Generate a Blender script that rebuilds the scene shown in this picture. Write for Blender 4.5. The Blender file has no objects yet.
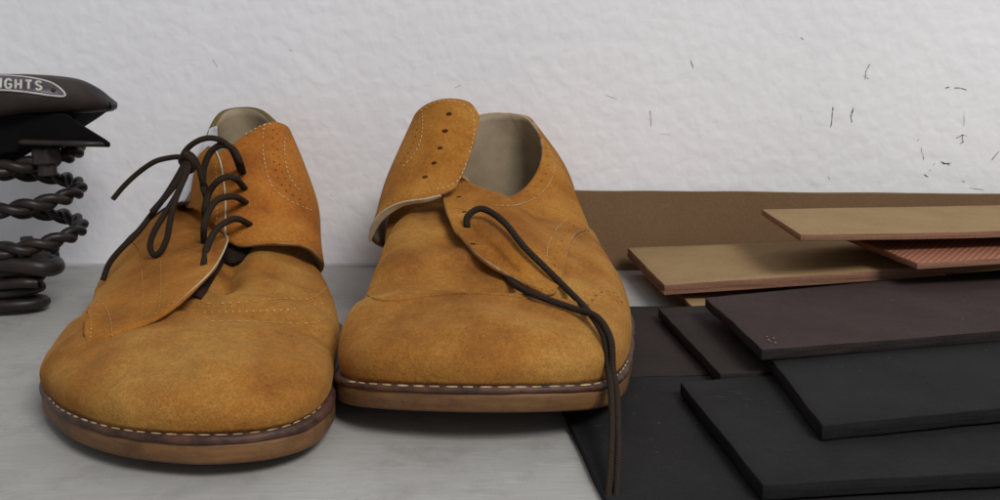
import bpy, bmesh, math, random
from mathutils import Vector, noise, Matrix
from mathutils.bvhtree import BVHTree
random.seed(7)
S = 0.01                       # everything is laid out in centimetres
CAMH, PITCH, F = 12.8, math.radians(11.6), 1000.0
sc = bpy.context.scene
C = sc.collection

# ------------------------------------------------------------------ rays
def ray(px, py):
    a = (px-500)/F; b = -(py-250)/F
    return Vector((a, math.cos(PITCH)+b*math.sin(PITCH), -math.sin(PITCH)+b*math.cos(PITCH)))
CAM = Vector((0, 0, CAMH))
def PD(px, py, D):             # point at distance D (cm) from the camera's foot along y
    r = ray(px, py); return CAM + r*(D/r.y)
def PZ(px, py, z):             # point at height z
    r = ray(px, py); return CAM + r*((z-CAMH)/r.z)
def W(x, y, z): return Vector((x, y, z))
def hit(px, py, bvhs, lift=0.0):
    r = ray(px, py).normalized(); best = None
    for b in bvhs:
        loc, n, i, d = b.ray_cast(CAM, r)
        if loc is not None and (best is None or d < best[2]):
            best = (loc, n, d)
    if best is None: return None
    n = best[1]
    if n.dot(r) > 0: n = -n
    return best[0] + n*lift, n

# ------------------------------------------------------------------ splines
def cr(P, t):
    n = len(P)-1; t = min(max(t, 0), n-1e-9); i = int(t); u = t-i
    p1, p2 = P[i], P[i+1]
    p0 = P[i-1] if i > 0 else p1*2-p2
    p3 = P[i+2] if i+2 <= n else p2*2-p1
    return 0.5*((2*p1)+(p2-p0)*u+(2*p0-5*p1+4*p2-p3)*u*u+(3*p1-p0-3*p2+p3)*u*u*u)
def crc(P, t):
    n = len(P); i = int(t) % n; u = t-int(t)
    p0, p1, p2, p3 = P[i-1], P[i], P[(i+1) % n], P[(i+2) % n]
    return 0.5*((2*p1)+(p2-p0)*u+(2*p0-5*p1+4*p2-p3)*u*u+(3*p1-p0-3*p2+p3)*u*u*u)
def dense(P, step=0.1, closed=False):
    Q = []; n = len(P) if closed else len(P)-1; f = crc if closed else cr
    for i in range(n):
        k = max(2, int((P[(i+1) % len(P)]-P[i]).length/step))
        for j in range(k): Q.append(f(P, i+j/k))
    if not closed: Q.append(P[-1].copy())
    return Q
def resample(Q, step):
    out = [Q[0]]; acc = 0
    for a, b in zip(Q, Q[1:]):
        L = (b-a).length
        while acc+L >= step:
            t = (step-acc)/L; a = a.lerp(b, t); out.append(a); L = (b-a).length; acc = 0
        acc += L
    return out
def sstep(a, b, x):
    t = min(max((x-a)/(b-a), 0), 1); return t*t*(3-2*t)

# ------------------------------------------------------------------ objects
def setp(o, label=None, cat=None, group=None, kind=None):
    for k, v in (('label', label), ('category', cat), ('group', group), ('kind', kind)):
        if v: o[k] = v
    return o
def thing(name, base, label, cat, group=None):
    o = bpy.data.objects.new(name, None); C.objects.link(o); o.location = base*S
    o.empty_display_size = .02
    return setp(o, label, cat, group)
def base_of(p):
    return Vector((0, 0, 0)) if p is None else (base_of(p.parent) + Vector(p.location)/S)
def mk(name, verts, faces, mats, parent=None, smooth=True, mi=None, label=None):
    b = base_of(parent)
    me = bpy.data.meshes.new(name)
    me.from_pydata([tuple((v-b)*S) for v in verts], [], faces)
    for m in (mats if isinstance(mats, (list, tuple)) else [mats]): me.materials.append(m)
    if mi: me.polygons.foreach_set('material_index', mi)
    me.polygons.foreach_set('use_smooth', [smooth]*len(me.polygons))
    me.update(); me.validate()
    o = bpy.data.objects.new(name, me); C.objects.link(o)
    if parent is not None: o.parent = parent
    if label: o['label'] = label
    return o
def fixn(o):
    bm = bmesh.new(); bm.from_mesh(o.data); bmesh.ops.recalc_face_normals(bm, faces=bm.faces[:]); bm.to_mesh(o.data); bm.free()
def bevel(o, w=.03, seg=2, ang=40):
    m = o.modifiers.new('bevel', 'BEVEL'); m.width = w*S; m.segments = seg; m.limit_method = 'ANGLE'; m.angle_limit = math.radians(ang)
class MB:
    def __init__(s): s.v = []; s.f = []
    def tube(s, Q, r, k=10, cap=True, tw=0, flat=1.0, up=None):
        n0 = len(s.v); N = len(Q); T = []
        for i in range(N):
            T.append((Q[min(i+1, N-1)]-Q[max(i-1, 0)]).normalized())
        ref = up or Vector((0, 0, 1))
        if abs(T[0].dot(ref)) > .9: ref = Vector((1, 0, 0))
        nx = (ref-T[0]*ref.dot(T[0])).normalized()
        for i in range(N):
            nx = (nx-T[i]*nx.dot(T[i])).normalized(); ny = T[i].cross(nx)
            ri = r(i/(N-1)) if callable(r) else r
            for j in range(k):
                a = 2*math.pi*j/k
                s.v.append(Q[i]+nx*(math.cos(a)*ri*flat)+ny*(math.sin(a)*ri))
        for i in range(N-1):
            for j in range(k):
                a = n0+i*k+j; b = n0+i*k+(j+1) % k
                s.f.append((a, b, b+k, a+k))
        if cap:
            s.f.append(tuple(n0+j for j in range(k))[::-1]); s.f.append(tuple(n0+(N-1)*k+j for j in range(k)))
    def capsule(s, a, b, r, n, sq=.55, k=6):
        d = (b-a); L = d.length; d = d.normalized(); n = (n-d*n.dot(d)).normalized(); t = d.cross(n)
        n0 = len(s.v); prof = [(0, .15), (.18, .8), (.5, 1.0), (.82, .8), (1, .15)]
        for u, q in prof:
            for j in range(k):
                an = 2*math.pi*j/k
                s.v.append(a+d*(L*u)+n*(math.cos(an)*r*q*sq)+t*(math.sin(an)*r*q))
        for i in range(len(prof)-1):
            for j in range(k):
                p = n0+i*k+j; q2 = n0+i*k+(j+1) % k
                s.f.append((p, q2, q2+k, p+k))
        s.f.append(tuple(n0+j for j in range(k))[::-1]); s.f.append(tuple(n0+(len(prof)-1)*k+j for j in range(k)))
    def disc(s, c, n, r, h=.02, k=12, asp=1.0, ax=None):
        n = n.normalized(); t = (ax or Vector((1, 0, 0))); t = (t-n*t.dot(n)).normalized(); b = n.cross(t); n0 = len(s.v)
        for q, hh in ((1.0, -.03), (.85, h), ):
            for j in range(k):
                a = 2*math.pi*j/k; s.v.append(c+t*(math.cos(a)*r*q*asp)+b*(math.sin(a)*r*q)+n*hh)
        s.v.append(c+n*(h*.4))
        for j in range(k):
            s.f.append((n0+j, n0+(j+1) % k, n0+k+(j+1) % k, n0+k+j)); s.f.append((n0+k+j, n0+k+(j+1) % k, n0+2*k))
    def box(s, c, ax, ay, az):
        n0 = len(s.v)
        for sx, sy, sz in ((-1,-1,-1),(1,-1,-1),(1,1,-1),(-1,1,-1),(-1,-1,1),(1,-1,1),(1,1,1),(-1,1,1)):
            s.v.append(c+ax*sx+ay*sy+az*sz)
        for f in ((0,3,2,1),(4,5,6,7),(0,1,5,4),(1,2,6,5),(2,3,7,6),(3,0,4,7)): s.f.append(tuple(n0+i for i in f))
    def build(s, name, mat, parent=None, smooth=True, label=None):
        o = mk(name, s.v, s.f, mat, parent, smooth, label=label); fixn(o); return o

# ------------------------------------------------------------------ materials
def lin(c):
    return tuple(((x/255)/12.92 if x/255 <= .04045 else ((x/255+.055)/1.055)**2.4) for x in c)+(1,)
class Mat:
    def __init__(s, name, rough=.8, spec=.3):
        s.m = bpy.data.materials.new(name); s.m.use_nodes = True; s.nt = s.m.node_tree
        s.b = s.nt.nodes['Principled BSDF']; s.b.inputs['Roughness'].default_value = rough
        s.b.inputs['Specular IOR Level'].default_value = spec
        s.tc = s.nt.nodes.new('ShaderNodeTexCoord'); s.co = s.tc.outputs['Object']; s.last = None
    def n(s, t, **k):
        x = s.nt.nodes.new(t)
        for a, b in k.items(): setattr(x, a, b)
        return x
    def l(s, a, b): s.nt.links.new(a, b)
    def map(s, scale):
        m = s.n('ShaderNodeMapping'); m.inputs['Scale'].default_value = scale; s.l(s.co, m.inputs[0]); return m.outputs[0]
    def noise(s, sc_, det=4, rough=.6, co=None, dist=0):
        x = s.n('ShaderNodeTexNoise'); x.inputs['Scale'].default_value = sc_; x.inputs['Detail'].default_value = det
        x.inputs['Roughness'].default_value = rough; x.inputs['Distortion'].default_value = dist
        s.l(co or s.co, x.inputs['Vector']); return x.outputs['Fac']
    def ramp(s, fac, stops):
        r = s.n('ShaderNodeValToRGB'); e = r.color_ramp.elements
        while len(e) < len(stops): e.new(.5)
        for q, (p, c) in zip(e, stops): q.position = p; q.color = c if len(c) == 4 else (*c, 1)
        s.l(fac, r.inputs[0]); return r.outputs[0]
    def mix(s, fac, a, b, bt='MIX'):
        x = s.n('ShaderNodeMix', data_type='RGBA', blend_type=bt)
        for v, i in ((fac, 0), (a, 6), (b, 7)):
            if isinstance(v, (int, float)): x.inputs[i].default_value = v
            elif isinstance(v, tuple): x.inputs[i].default_value = v
            else: s.l(v, x.inputs[i])
        return x.outputs[2]
    def col(s, c):
        if isinstance(c, tuple): s.b.inputs['Base Color'].default_value = c
        else: s.l(c, s.b.inputs['Base Color'])
    def bump(s, h, strength=.3, dist=.001):
        x = s.n('ShaderNodeBump'); x.inputs['Strength'].default_value = strength; x.inputs['Distance'].default_value = dist
        s.l(h, x.inputs['Height'])
        if s.last: s.l(s.last, x.inputs['Normal'])
        s.last = x.outputs[0]; s.l(s.last, s.b.inputs['Normal'])
g = lambda v: (v, v, v, 1)
def suede(name, c1, c2, c3, seedo=0):
    m = Mat(name, .92, .12)
    big = m.noise(22, 5, .62, m.map((1, 1, 1.2)), 0); mid = m.noise(95, 5, .65, None, .1); fine = m.noise(1500, 3, .7); nap = m.noise(600, 4, .7)
    a = m.ramp(big, [(.34, lin(c2)), (.5, lin(c1)), (.66, lin(c3))])
    b = m.mix(m.ramp(mid, [(.4, g(0.5)), (.62, g(0))]), a, m.mix(.5, a, lin(c2)))
    c = m.mix(.5, b, m.ramp(fine, [(.3, g(.5)), (.7, g(1.45))]), 'MULTIPLY'); c = m.mix(.42, c, m.ramp(nap, [(.3, g(.62)), (.7, g(1.34))]), 'MULTIPLY')
    m.col(c); m.b.inputs['Sheen Weight'].default_value = .25; m.b.inputs['Sheen Roughness'].default_value = .335
    m.b.inputs['Sheen Tint'].default_value = lin((235, 185, 110))
    m.bump(mid, .35, .0012); m.bump(m.noise(420, 4, .7), .5, .0008); m.bump(fine, .4, .0003); return m.m
SUEDE = suede('orange_suede', (160, 108, 48), (124, 76, 34), (174, 128, 64))
SUEDE_L = suede('dark_russet_suede', (164, 107, 43), (130, 78, 31), (178, 126, 58))
SUEDE_B = suede('golden_brown_suede', (166, 110, 44), (134, 82, 32), (180, 128, 60))
SUEDE_R = suede('russet_suede', (172, 108, 44), (138, 78, 32), (182, 126, 58))
def simple(name, c, c2=None, sc_=60, rough=.8, spec=.3, bump=.2, bs=300, bd=.0005, metallic=0):
    m = Mat(name, rough, spec); m.b.inputs['Metallic'].default_value = metallic
    m.col(m.ramp(m.noise(sc_, 5, .65), [(.35, lin(c)), (.65, lin(c2 or c))]))
    if bump: m.bump(m.noise(bs, 4, .6), bump, bd)
    return m.m
EDGE = simple('raw_leather_edge', (186, 152, 108), (138, 98, 58), 200)
LINING = simple('beige_lining_leather', (164, 148, 122), (144, 128, 104), 45, .6, .35, .15, 500)
PALELIN = simple('pale_lining', (200, 184, 154), (176, 158, 126), 60)
COLLAREDGE = simple('olive_collar_edge', (112, 96, 56), (92, 76, 44), 120)
WELT = simple('dark_welt_leather', (92, 60, 46), (50, 34, 28), 150, .55, .4, .4, 260, .001)
THREAD = simple('cream_thread', (192, 172, 136), (150, 122, 84), 300, .8)
THREAD_D = simple('tan_thread', (212, 168, 104), (190, 140, 76), 300, .8)
HOLE = simple('punched_hole_dark', (124, 76, 34), (92, 52, 22), 100, .95, .05, 0)
EYM = simple('eyelet_hole_dark', (84, 50, 24), (62, 36, 18), 200, .95, .05, 0)
LACE_M = Mat('braided_dark_lace', .9, .12)
_w = LACE_M.n('ShaderNodeTexWave', wave_type='BANDS', bands_direction='DIAGONAL'); _w.inputs['Scale'].default_value = 420; _w.inputs['Distortion'].default_value = 2.5; _w.inputs['Detail Scale'].default_value = 3
LACE_M.l(LACE_M.co, _w.inputs['Vector'])
LACE_M.col(LACE_M.mix(_w.outputs['Fac'], lin((34, 27, 22)), lin((58, 48, 40)))); LACE_M.bump(_w.outputs['Fac'], .25, .0003); LACE_M.bump(LACE_M.noise(1800, 3), .4, .0003); LACE = LACE_M.m
def rubber_sole():
    m = Mat('tan_rubber_outsole', .6, .35); st = m.noise(60, 4, .6, m.map((1, 1, 9)))
    m.col(m.ramp(st, [(.3, lin((102, 72, 44))), (.7, lin((130, 92, 56)))])); src = m.b.inputs['Base Color'].links[0].from_socket; dirt = m.ramp(m.noise(70, 6, .75), [(.48, g(0)), (.66, g(.6))]); lay = m.ramp(m.noise(200, 3, .6, m.map((.2, .2, 14))), [(.52, g(0)), (.6, g(.15))])
    m.col(m.mix(lay, m.mix(dirt, src, lin((74, 52, 34))), lin((84, 60, 38))))
    m.bump(m.noise(300, 3), .3, .0006); return m.m
SOLE = rubber_sole()

# ------------------------------------------------------------------ surfaces
def grid(name, cols, parent, mats, th=.22, nu=10, nv=10, wob=.0, ws=.25, off=-1, flip=False, sub=0, bulge=0, crease=None):
    """cols: list of control columns (each top -> bottom); smooth sheet of leather through them"""
    M = max(len(c) for c in cols)
    cols2 = [[cr(c, k*(len(c)-1)/(M-1)) for k in range(M)] for c in cols]
    NU = (len(cols)-1)*nu; NV = (M-1)*nv; V = []
    for i in range(NU+1):
        t = i/nu; P = [cr([c[k] for c in cols2], t) for k in range(M)]
        for j in range(NV+1):
            p = cr(P, j/nv)
            V.append(p)
    Fc = []
    for i in range(NU):
        for j in range(NV):
            a = i*(NV+1)+j; q = (a, a+1, a+NV+2, a+NV+1); Fc.append(q if not flip else q[::-1])
    if wob:
        V = [p+Vector((noise.noise(p*ws), noise.noise(p*ws+Vector((9, 3, 1))), noise.noise(p*ws+Vector((2, 7, 5)))))*wob for p in V]
    o = mk(name, V, Fc, mats, parent)
    s = o.modifiers.new('thick', 'SOLIDIFY'); s.thickness = th*S; s.offset = off; s.use_even_offset = False
    if isinstance(mats, (list, tuple)) and len(mats) > 1:
        s.material_offset = 1; s.material_offset_rim = 2 if len(mats) > 2 else 0
    bv = BVHTree.FromPolygons([tuple(v) for v in V], Fc)
    return o, bv

def vamp_surface(name, O, ridge, rt, parent, mats, nu=12, NV=48, bul=.3, fa=1.0, gb=.8, wr=None, th=.2):
    """O: feather-line points; ridge: centre line; rt: ridge parameter of each point"""
    V = []; NU = (len(O)-1)*nu; RT = [Vector((t, 0, 0)) for t in rt]
    cen = sum(ridge, Vector())/len(ridge)
    for i in range(NU+1):
        t = i/nu; o = cr(O, t); tt = cr(RT, t).x; r = cr(ridge, tt)
        out = Vector((o.x-r.x, o.y-r.y, 0)).normalized()
        for j in range(NV+1):
            v = j/NV; a = v*math.pi/2
            f = (1-math.cos(a))**(fa(t) if callable(fa) else fa); h = math.sin(a)**(gb(t) if callable(gb) else gb)
            p = Vector((o.x+(r.x-o.x)*f, o.y+(r.y-o.y)*f, o.z+(r.z-o.z)*h))
            b = bul(t) if callable(bul) else bul
            p += out*b*math.sin(math.pi*min(1, v*1.25))*(1-v)
            if wr: p = wr(p, v)
            V.append(p)
    Fc = []
    for i in range(NU):
        for j in range(NV):
            a = i*(NV+1)+j; Fc.append((a, a+NV+1, a+NV+2, a+1))
    o = mk(name, V, Fc, mats, parent)
    bm = bmesh.new(); bm.from_mesh(o.data); bmesh.ops.remove_doubles(bm, verts=bm.verts[:], dist=.0002)
    bmesh.ops.recalc_face_normals(bm, faces=bm.faces[:])
    top = max(bm.faces, key=lambda f: f.calc_center_median().z)
    if top.normal.z < 0: bmesh.ops.reverse_faces(bm, faces=bm.faces[:])
    bm.to_mesh(o.data); bm.free()
    s = o.modifiers.new('thick', 'SOLIDIFY'); s.thickness = th*S; s.offset = -1
    return o, BVHTree.FromPolygons([tuple(v) for v in V], Fc)

def ringloft(name, rings, mats, parent, mi_ring=None):
    V = []; Fc = []; n = len(rings[0]); mi = []
    for r in rings: V += r
    for i in range(len(rings)-1):
        for j in range(n):
            a = i*n+j; b = i*n+(j+1) % n; Fc.append((a, b, b+n, a+n)); mi.append(0)
    Fc.append(tuple(range(n))[::-1]); Fc.append(tuple((len(rings)-1)*n+j for j in range(n)))
    o = mk(name, V, Fc, mats, parent); fixn(o); return o
def inset(ring, d):
    n = len(ring); out = []
    c = sum(ring, Vector())/n
    for i in range(n):
        t = (ring[(i+2) % n]-ring[i-2]); t.z = 0; t.normalize(); nn = Vector((-t.y, t.x, 0))
        if nn.dot(c-ring[i]) < 0: nn = -nn
        out.append(ring[i]+nn*d)
    return out
def sole(outline, parent, th_w=.24, th_s=.68):
    R = dense(outline, .25, True)
    dz = lambda r, z: [p+Vector((0, 0, z)) for p in r]
    wob = lambda r, a: [p+Vector((noise.noise(p*1.1), noise.noise(p*1.3+Vector((5, 5, 5))), .6*noise.noise(p*.9+Vector((8, 1, 2)))))*a for p in r]
    Rw = wob(R, .05)
    wb = ringloft('welt', [dz(inset(Rw, .9), 0), dz(inset(Rw, .12), 0.02), dz(inset(Rw, .03), -.03), dz(Rw, -.1), dz(Rw, -th_w+.05), dz(inset(Rw, .05), -th_w)], WELT, parent)
    z0 = -th_w
    R = inset(R, .05)
    ringloft('outsole', [dz(inset(R, .1), z0+.01), dz(inset(R, .02), z0-.02), dz(R, z0-.1), dz(R, z0-th_s+.15), dz(inset(R, .07), z0-th_s+.04), dz(inset(R, .22), z0-th_s)], SOLE, parent)
    pv = base_of(parent)
    return BVHTree.FromPolygons([tuple(Vector(v.co)/S+pv) for v in wb.data.vertices], [tuple(p.vertices) for p in wb.data.polygons])
def heelblock(pts, ztop, parent):
    R = dense(pts, .4, True); f = lambda z: [Vector((p.x, p.y, z)) for p in R]
    ringloft('heel', [f(ztop), f(ztop-.05), f(.08), [Vector((p.x, p.y, .02)) for p in inset(R, .06)]], SOLE, parent)

def seam(name, pts, bvhs, parent, mat=None, step=.42, ln=.27, r=.035, lift=.03, jit=.0):
    Q = []
    pp = dense([Vector((x, y, 0)) for x, y in pts], 3)
    for p in pp:
        h = hit(p.x, p.y, bvhs, lift)
        if h: Q.append(h)
    if len(Q) < 2: return
    P = resample([q[0] for q in Q], step/6); m = MB(); N = len(P); i = 0
    k = max(1, round(ln/(step/6)))
    while i+k < N:
        a, b = P[i], P[i+k]
        b = a.lerp(b, random.uniform(.75, 1.0))
        if (b-a).length < ln*2 and random.random() > .03:
            n = min(Q, key=lambda q: (q[0]-a).length)[1]
            m.capsule(a, b, r*random.uniform(.85, 1.15), n)
        i += 6
    return m.build(name, mat or THREAD, parent)
def holes(name, pts, bvhs, parent, r=.07, mat=None, asp=1.0, ax=None):
    m = MB()
    for x, y in pts:
        h = hit(x, y, bvhs, 0)
        if h: m.disc(h[0], h[1], r, .012, 10, asp, ax)
    if m.v: return m.build(name, mat or HOLE, parent)
def along(pts, n):
    Q = dense([Vector((x, y, 0)) for x, y in pts], 2); P = []
    L = sum((b-a).length for a, b in zip(Q, Q[1:])); R = resample(Q, L/(n-1)-1e-4)
    return [(p.x, p.y) for p in R]
def ridgeline(name, pts, bvhs, parent, r=.05, mat=None, lift=0.0):
    Q = []
    for p in dense([Vector((x, y, 0)) for x, y in pts], 3):
        h = hit(p.x, p.y, bvhs, lift)
        if h: Q.append(h[0])
    if len(Q) > 2:
        m = MB(); m.tube(resample(Q, .15), lambda t: r*(.3+.7*math.sin(math.pi*min(max(t, .02), .98))**.5), 8); return m.build(name, mat or SUEDE, parent)

# ================================================================== LEFT SHOE (A)
shoeA = thing('suede_shoe', W(-12.5, 43, 0), 'orange suede derby shoe with its dark laces threaded and tied, left of the pair', 'shoe', 'pair of suede shoes')
outA = [PZ(185,438,1.45), PZ(120,431,1.42), PZ(75,418,1.35), PZ(48,400,1.25), PZ(39,380,1.2), W(-17.2,37,1.15), W(-17.6,41,1.05), W(-17.6,46,1.3), W(-17.3,51,2.1), W(-16.6,55,2.3),
        W(-14.3,57.0,2.3), W(-12,55.6,2.3), W(-10.7,51,2.1), W(-8.9,46,1.3), W(-7.0,42,1.05), W(-5.9,38,1.12), PZ(337,374,1.2), PZ(335,397,1.27), PZ(318,418,1.35), PZ(282,431,1.42), PZ(235,437,1.45)]
bvWA = sole(outA, shoeA)
heelblock([W(-17,51.5,0), W(-16.6,55,0), W(-14.3,56.8,0), W(-12,55.4,0), W(-11,51.5,0), W(-14,50.8,0)], 1.4, shoeA)
OA = [W(-16.4,49,1.9), W(-17.0,46,1.3), W(-17.2,42,1.1), W(-16.9,38.3,1.15), PZ(44,381,1.2), PZ(52,399,1.25), PZ(75,414,1.35), PZ(110,426,1.42), PZ(150,432,1.45), PZ(190,434,1.45), PZ(235,433,1.45), PZ(280,427,1.42), PZ(312,414,1.35), PZ(329,395,1.27), PZ(333.5,373,1.2), W(-6.5,38.5,1.15), W(-7.5,42.5,1.05), W(-8.8,46,1.3), W(-9.9,49,1.9)]
RA = [PD(182,338,31.6), PD(190,327,33), PD(200,313,34.8), PD(213,297,36.8), PD(228,281,38.8), PD(242,266,40.8), PD(254,252,42.8), PD(262,238,45), PD(266,225,48)]
rtA = [8, 7, 5.6, 4.2, 2.9, 1.8, 1.0, .5, .15, 0, .15, .5, 1.0, 1.8, 2.9, 4.2, 5.6, 7, 8]
def wrA(p, v):
    # creases across the forefoot
    k = sstep(.15, .6, v)
    w = math.sin((p.y*1.0+p.x*.22+.5*noise.noise(p*.5))*2.4)*.13*sstep(33.5, 35, p.y)*(1-sstep(39, 43, p.y))
    d = .22*noise.noise(p*.38)+.08*noise.noise(p*1.1)-.28*math.exp(-((p.y+.15*p.x-34.3)/.8)**2)*sstep(-14.5, -11, p.x)+(.16*math.exp(-((p.y-36.2)/.7)**2)-.14*math.exp(-((p.y-38.2)/.7)**2))*(1-sstep(-14, -10.5, p.x))
    gr = .55*math.exp(-((p.x+11.1+.12*(p.y-39))/.5)**2)*sstep(36.0, 38.0, p.y)
    return p+Vector((0, -.3, 1))*(w*k)+Vector((0, -.4, 1))*d*sstep(0, .3, v)+Vector((0, .3, -1))*gr*k
bulA = lambda t: .42
vampA, bvA = vamp_surface('vamp', OA, RA, rtA, shoeA, [SUEDE], bul=bulA, fa=.95, gb=.74, wr=wrA)
PVA = lambda x, y, l: hit(x, y, [bvA], l)[0] if hit(x, y, [bvA], l) else PD(x, y, 40)
# right quarter, standing and wrapped across the instep
qrA = [
 [PD(278,125,54.6), W(-11.3,55.2,6.2), W(-10.9,55,3.8), W(-10.9,54,2.2)],
 [PD(287,131,52), W(-10.4,52,6), W(-10.0,51.5,3.8), W(-10.0,50,2)],
 [PD(290,131,49.4), PD(306,172,48.6), PD(319,215,47.4), W(-8.6,46.2,2.2)],
 [PD(284,124,48), PD(299,163,47), PD(312,205,45.8), PD(325,262,44.0)],
 [PD(270,121,47.3), PD(280,158,46.0), PD(290,205,44.6), PD(306,246,42.8)],
 [PD(250,131,46.6), PD(256,165,45.3), PD(262,205,43.9), PD(270,243,42.3)],
 [PD(232,144,46.2), PD(234,172,45.0), PD(236,205,43.6), PD(240,245,42.2)],
 [PD(220,152,46.0), PD(221,175,44.9), PD(223,205,43.7), PD(226,240,42.5)]]
QRA, bvQRA = grid('quarter', qrA, shoeA, [SUEDE_R, LINING, EDGE], th=.2, wob=.12, flip=True)
# heel counter and lining at the back
hcA = [
 [PD(196,175,49), W(-16.9,49.5,4.5), W(-16.6,49.5,2)],
 [PD(203,146,52), W(-17.1,53,5), W(-16.4,53,2.2)],
 [PD(211,124,54.5), W(-16.6,55.2,5), W(-15.9,55,2.2)],
 [PD(222,111,56.0), W(-15.4,56.8,5), W(-15,56.3,2.2)],
 [PD(242,107,56.7), W(-14.0,57.3,5), W(-14,56.8,2.2)],
 [PD(260,109,56.3), W(-12.6,56.9,5), W(-12.9,56.4,2.2)],
 [PD(274,119,55.2), W(-11.4,55.6,5), W(-11.8,55.4,2.2)],
 [PD(283,130,53), W(-10.6,53.5,5), W(-10.9,53,2.2)]]
grid('heel_counter', hcA, shoeA, [SUEDE, LINING, COLLAREDGE], th=.28, flip=True)
# left quarter, slumped outward with its facing standing up
qlA = [
 [PD(208,145,45.9), PD(212,146,45.6), PD(215,149,45.4)],
 [PD(198,158,46.3), PD(210,160,45.2), PD(221,166,44.8)],
 [PD(193,183,46.4), PD(209,187,44.6), PD(225,198,43.9)],
 [PD(190,203,46.0), PD(207,215,43.8), PD(225,232,42.6)],
 [PD(182,204,45.8), PVA(198,238,1.6), PVA(218,262,1.0)],
 [PD(168,208,46.0), PVA(182,255,1.0), PVA(203,291,.85)],
 [PD(150,221,46.6), PVA(158,268,.7), PVA(178,312,.35)],
 [PD(130,238,47.0), PVA(132,282,.45), PVA(149,325,.13)],
 [PD(113,258,47.5), PVA(108,300,.25), PVA(112,336,.05)],
 [PD(98,284,45.6), PVA(88,318,.1), PVA(84,343,-.05)]]
QLA, bvQLA = grid('quarter', qlA, shoeA, [SUEDE_L, LINING, SUEDE_L], th=.13, nu=10, nv=14, wob=.1, ws=.4, flip=True)
allA = [bvA, bvQRA, bvQLA]
_e = dense([c[-1] for c in qlA[:7]], .1)
m = MB(); m.tube([p+Vector((.02, -.03, .02)) for p in _e], lambda t: .036*(1-sstep(.72, 1, t))+.006, 8); m.build('facing_edge', PALELIN, shoeA)
_e = dense([c[0]+Vector((0, 0, .03)) for c in qlA[3:9]], .1)
m = MB(); m.tube(_e, .08, 8); m.build('collar_binding', simple('dark_collar_binding', (70, 50, 36), (52, 38, 28), 100), shoeA)
# insole, seen only from other views
mk('insole', [W(-16.2,52,2.5), W(-14.2,56.2,2.5), W(-11.6,54,2.5), W(-9.5,46,1.9), W(-8,42,1.5), W(-16.4,42,1.5), W(-16.7,47,1.9)], [(0,1,2,3,6), (3,4,5,6)], LINING, shoeA)
# tongue, then a dark strip painting the shade in the gap below it
TL = simple('dark_tongue_and_gap_shade', (46, 32, 25), (34, 24, 19), 90, .85, .15)
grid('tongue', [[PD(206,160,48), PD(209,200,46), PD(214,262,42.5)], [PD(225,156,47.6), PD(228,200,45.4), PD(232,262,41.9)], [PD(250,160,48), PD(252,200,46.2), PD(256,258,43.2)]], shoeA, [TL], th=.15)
grid('tongue', [[PVA(209+(190-209)*q-2, 248+52*q, .22), PVA(214+(194-214)*q+3, 248+52*q, .2), PVA(238-36*q**.8, 246+55*q, .12)] for q in [k/8 for k in range(9)]], shoeA, [TL], th=.03, nu=4, nv=8, flip=True)  # no real tongue: dark strip on the vamp, painted shade beside the quarter edge
# stitches
seam('welt_stitching', [(49,398),(61,409.5),(85,420.5),(120,429.5),(160,434),(200,435.5),(240,434.5),(280,428.5),(308,417),(324,404)], [bvA, bvWA], shoeA, step=.5, ln=.4, r=.034, lift=.02)
THREAD_Q = simple('pale_quarter_thread', (210, 192, 158), (188, 166, 128), 300, .8)
S1 = dict(step=.25, ln=.17, r=.024)
seam('stitching', [(232,143),(250,132),(264,125),(274,124)], [bvQRA], shoeA, THREAD_Q, **S1)
seam('stitching', [(264,124),(263,145),(265,165),(271,185),(283,197),(298,205),(312,211)], [bvQRA], shoeA, THREAD_Q, **S1)
seam('stitching', [(285,138),(284,150),(287,170),(294,185),(304,193)], [bvQRA], shoeA, THREAD_Q, **S1)
seam('stitching', [(236,238),(260,240),(285,240),(304,240),(316,248),(322,258)], [bvQRA], shoeA, mat=THREAD_D, step=.27, ln=.15, r=.019)
holes('perforation', along([(273,130),(273,150),(276,172),(285,190),(300,199)], 11)+along([(277,134),(278,152),(281,170),(290,185)], 8), [bvQRA], shoeA, .05)
seam('stitching', [(214,156),(217,180),(217,215),(213,245),(200,278),(176,301),(152,316)], [bvQLA], shoeA, mat=THREAD_D, step=.27, ln=.15, r=.019)
seam('stitching', [(142,270),(143,290),(143,305),(142,318)], [bvQLA, bvA], shoeA, mat=THREAD_D, step=.27, ln=.15, r=.019)
seam('stitching', [(161,262),(161,285),(160,305),(158,316)], [bvQLA, bvA], shoeA, mat=THREAD_D, step=.27, ln=.15, r=.019)
seam('stitching', [(143,304),(152,303),(160,303)], [bvQLA, bvA], shoeA, mat=THREAD_D, step=.27, ln=.15, r=.019)
ridgeline('seam_cord', [(118,240),(130,240),(140,250),(143,270)], [bvQLA], shoeA, .05, SUEDE_R)
for L in ([(91,300),(102,303),(110,318),(113,340)], [(86,306),(90,315),(91,333),(90,345)]):
    seam('stitching', L, [bvQLA, bvA], shoeA, mat=THREAD_D, step=.3, ln=.2, r=.018)
seam('stitching', [(206,304),(240,303),(280,299),(305,300),(320,294),(327,287)], [bvA], shoeA, mat=THREAD_D, step=.3, ln=.18, r=.028)
seam('stitching', [(210,322),(250,322),(290,324),(315,323),(326,318)], [bvA], shoeA, mat=THREAD_D, step=.3, ln=.18, r=.025)
holes('perforation', along([(205,312),(250,311),(290,309),(322,303)], 18), [bvA], shoeA, .045, THREAD_D)
EY = [(243,170),(241,186),(243,200),(246,223)]
for e in EY: holes('eyelet', [e], [bvQRA], shoeA, .13)
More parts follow.
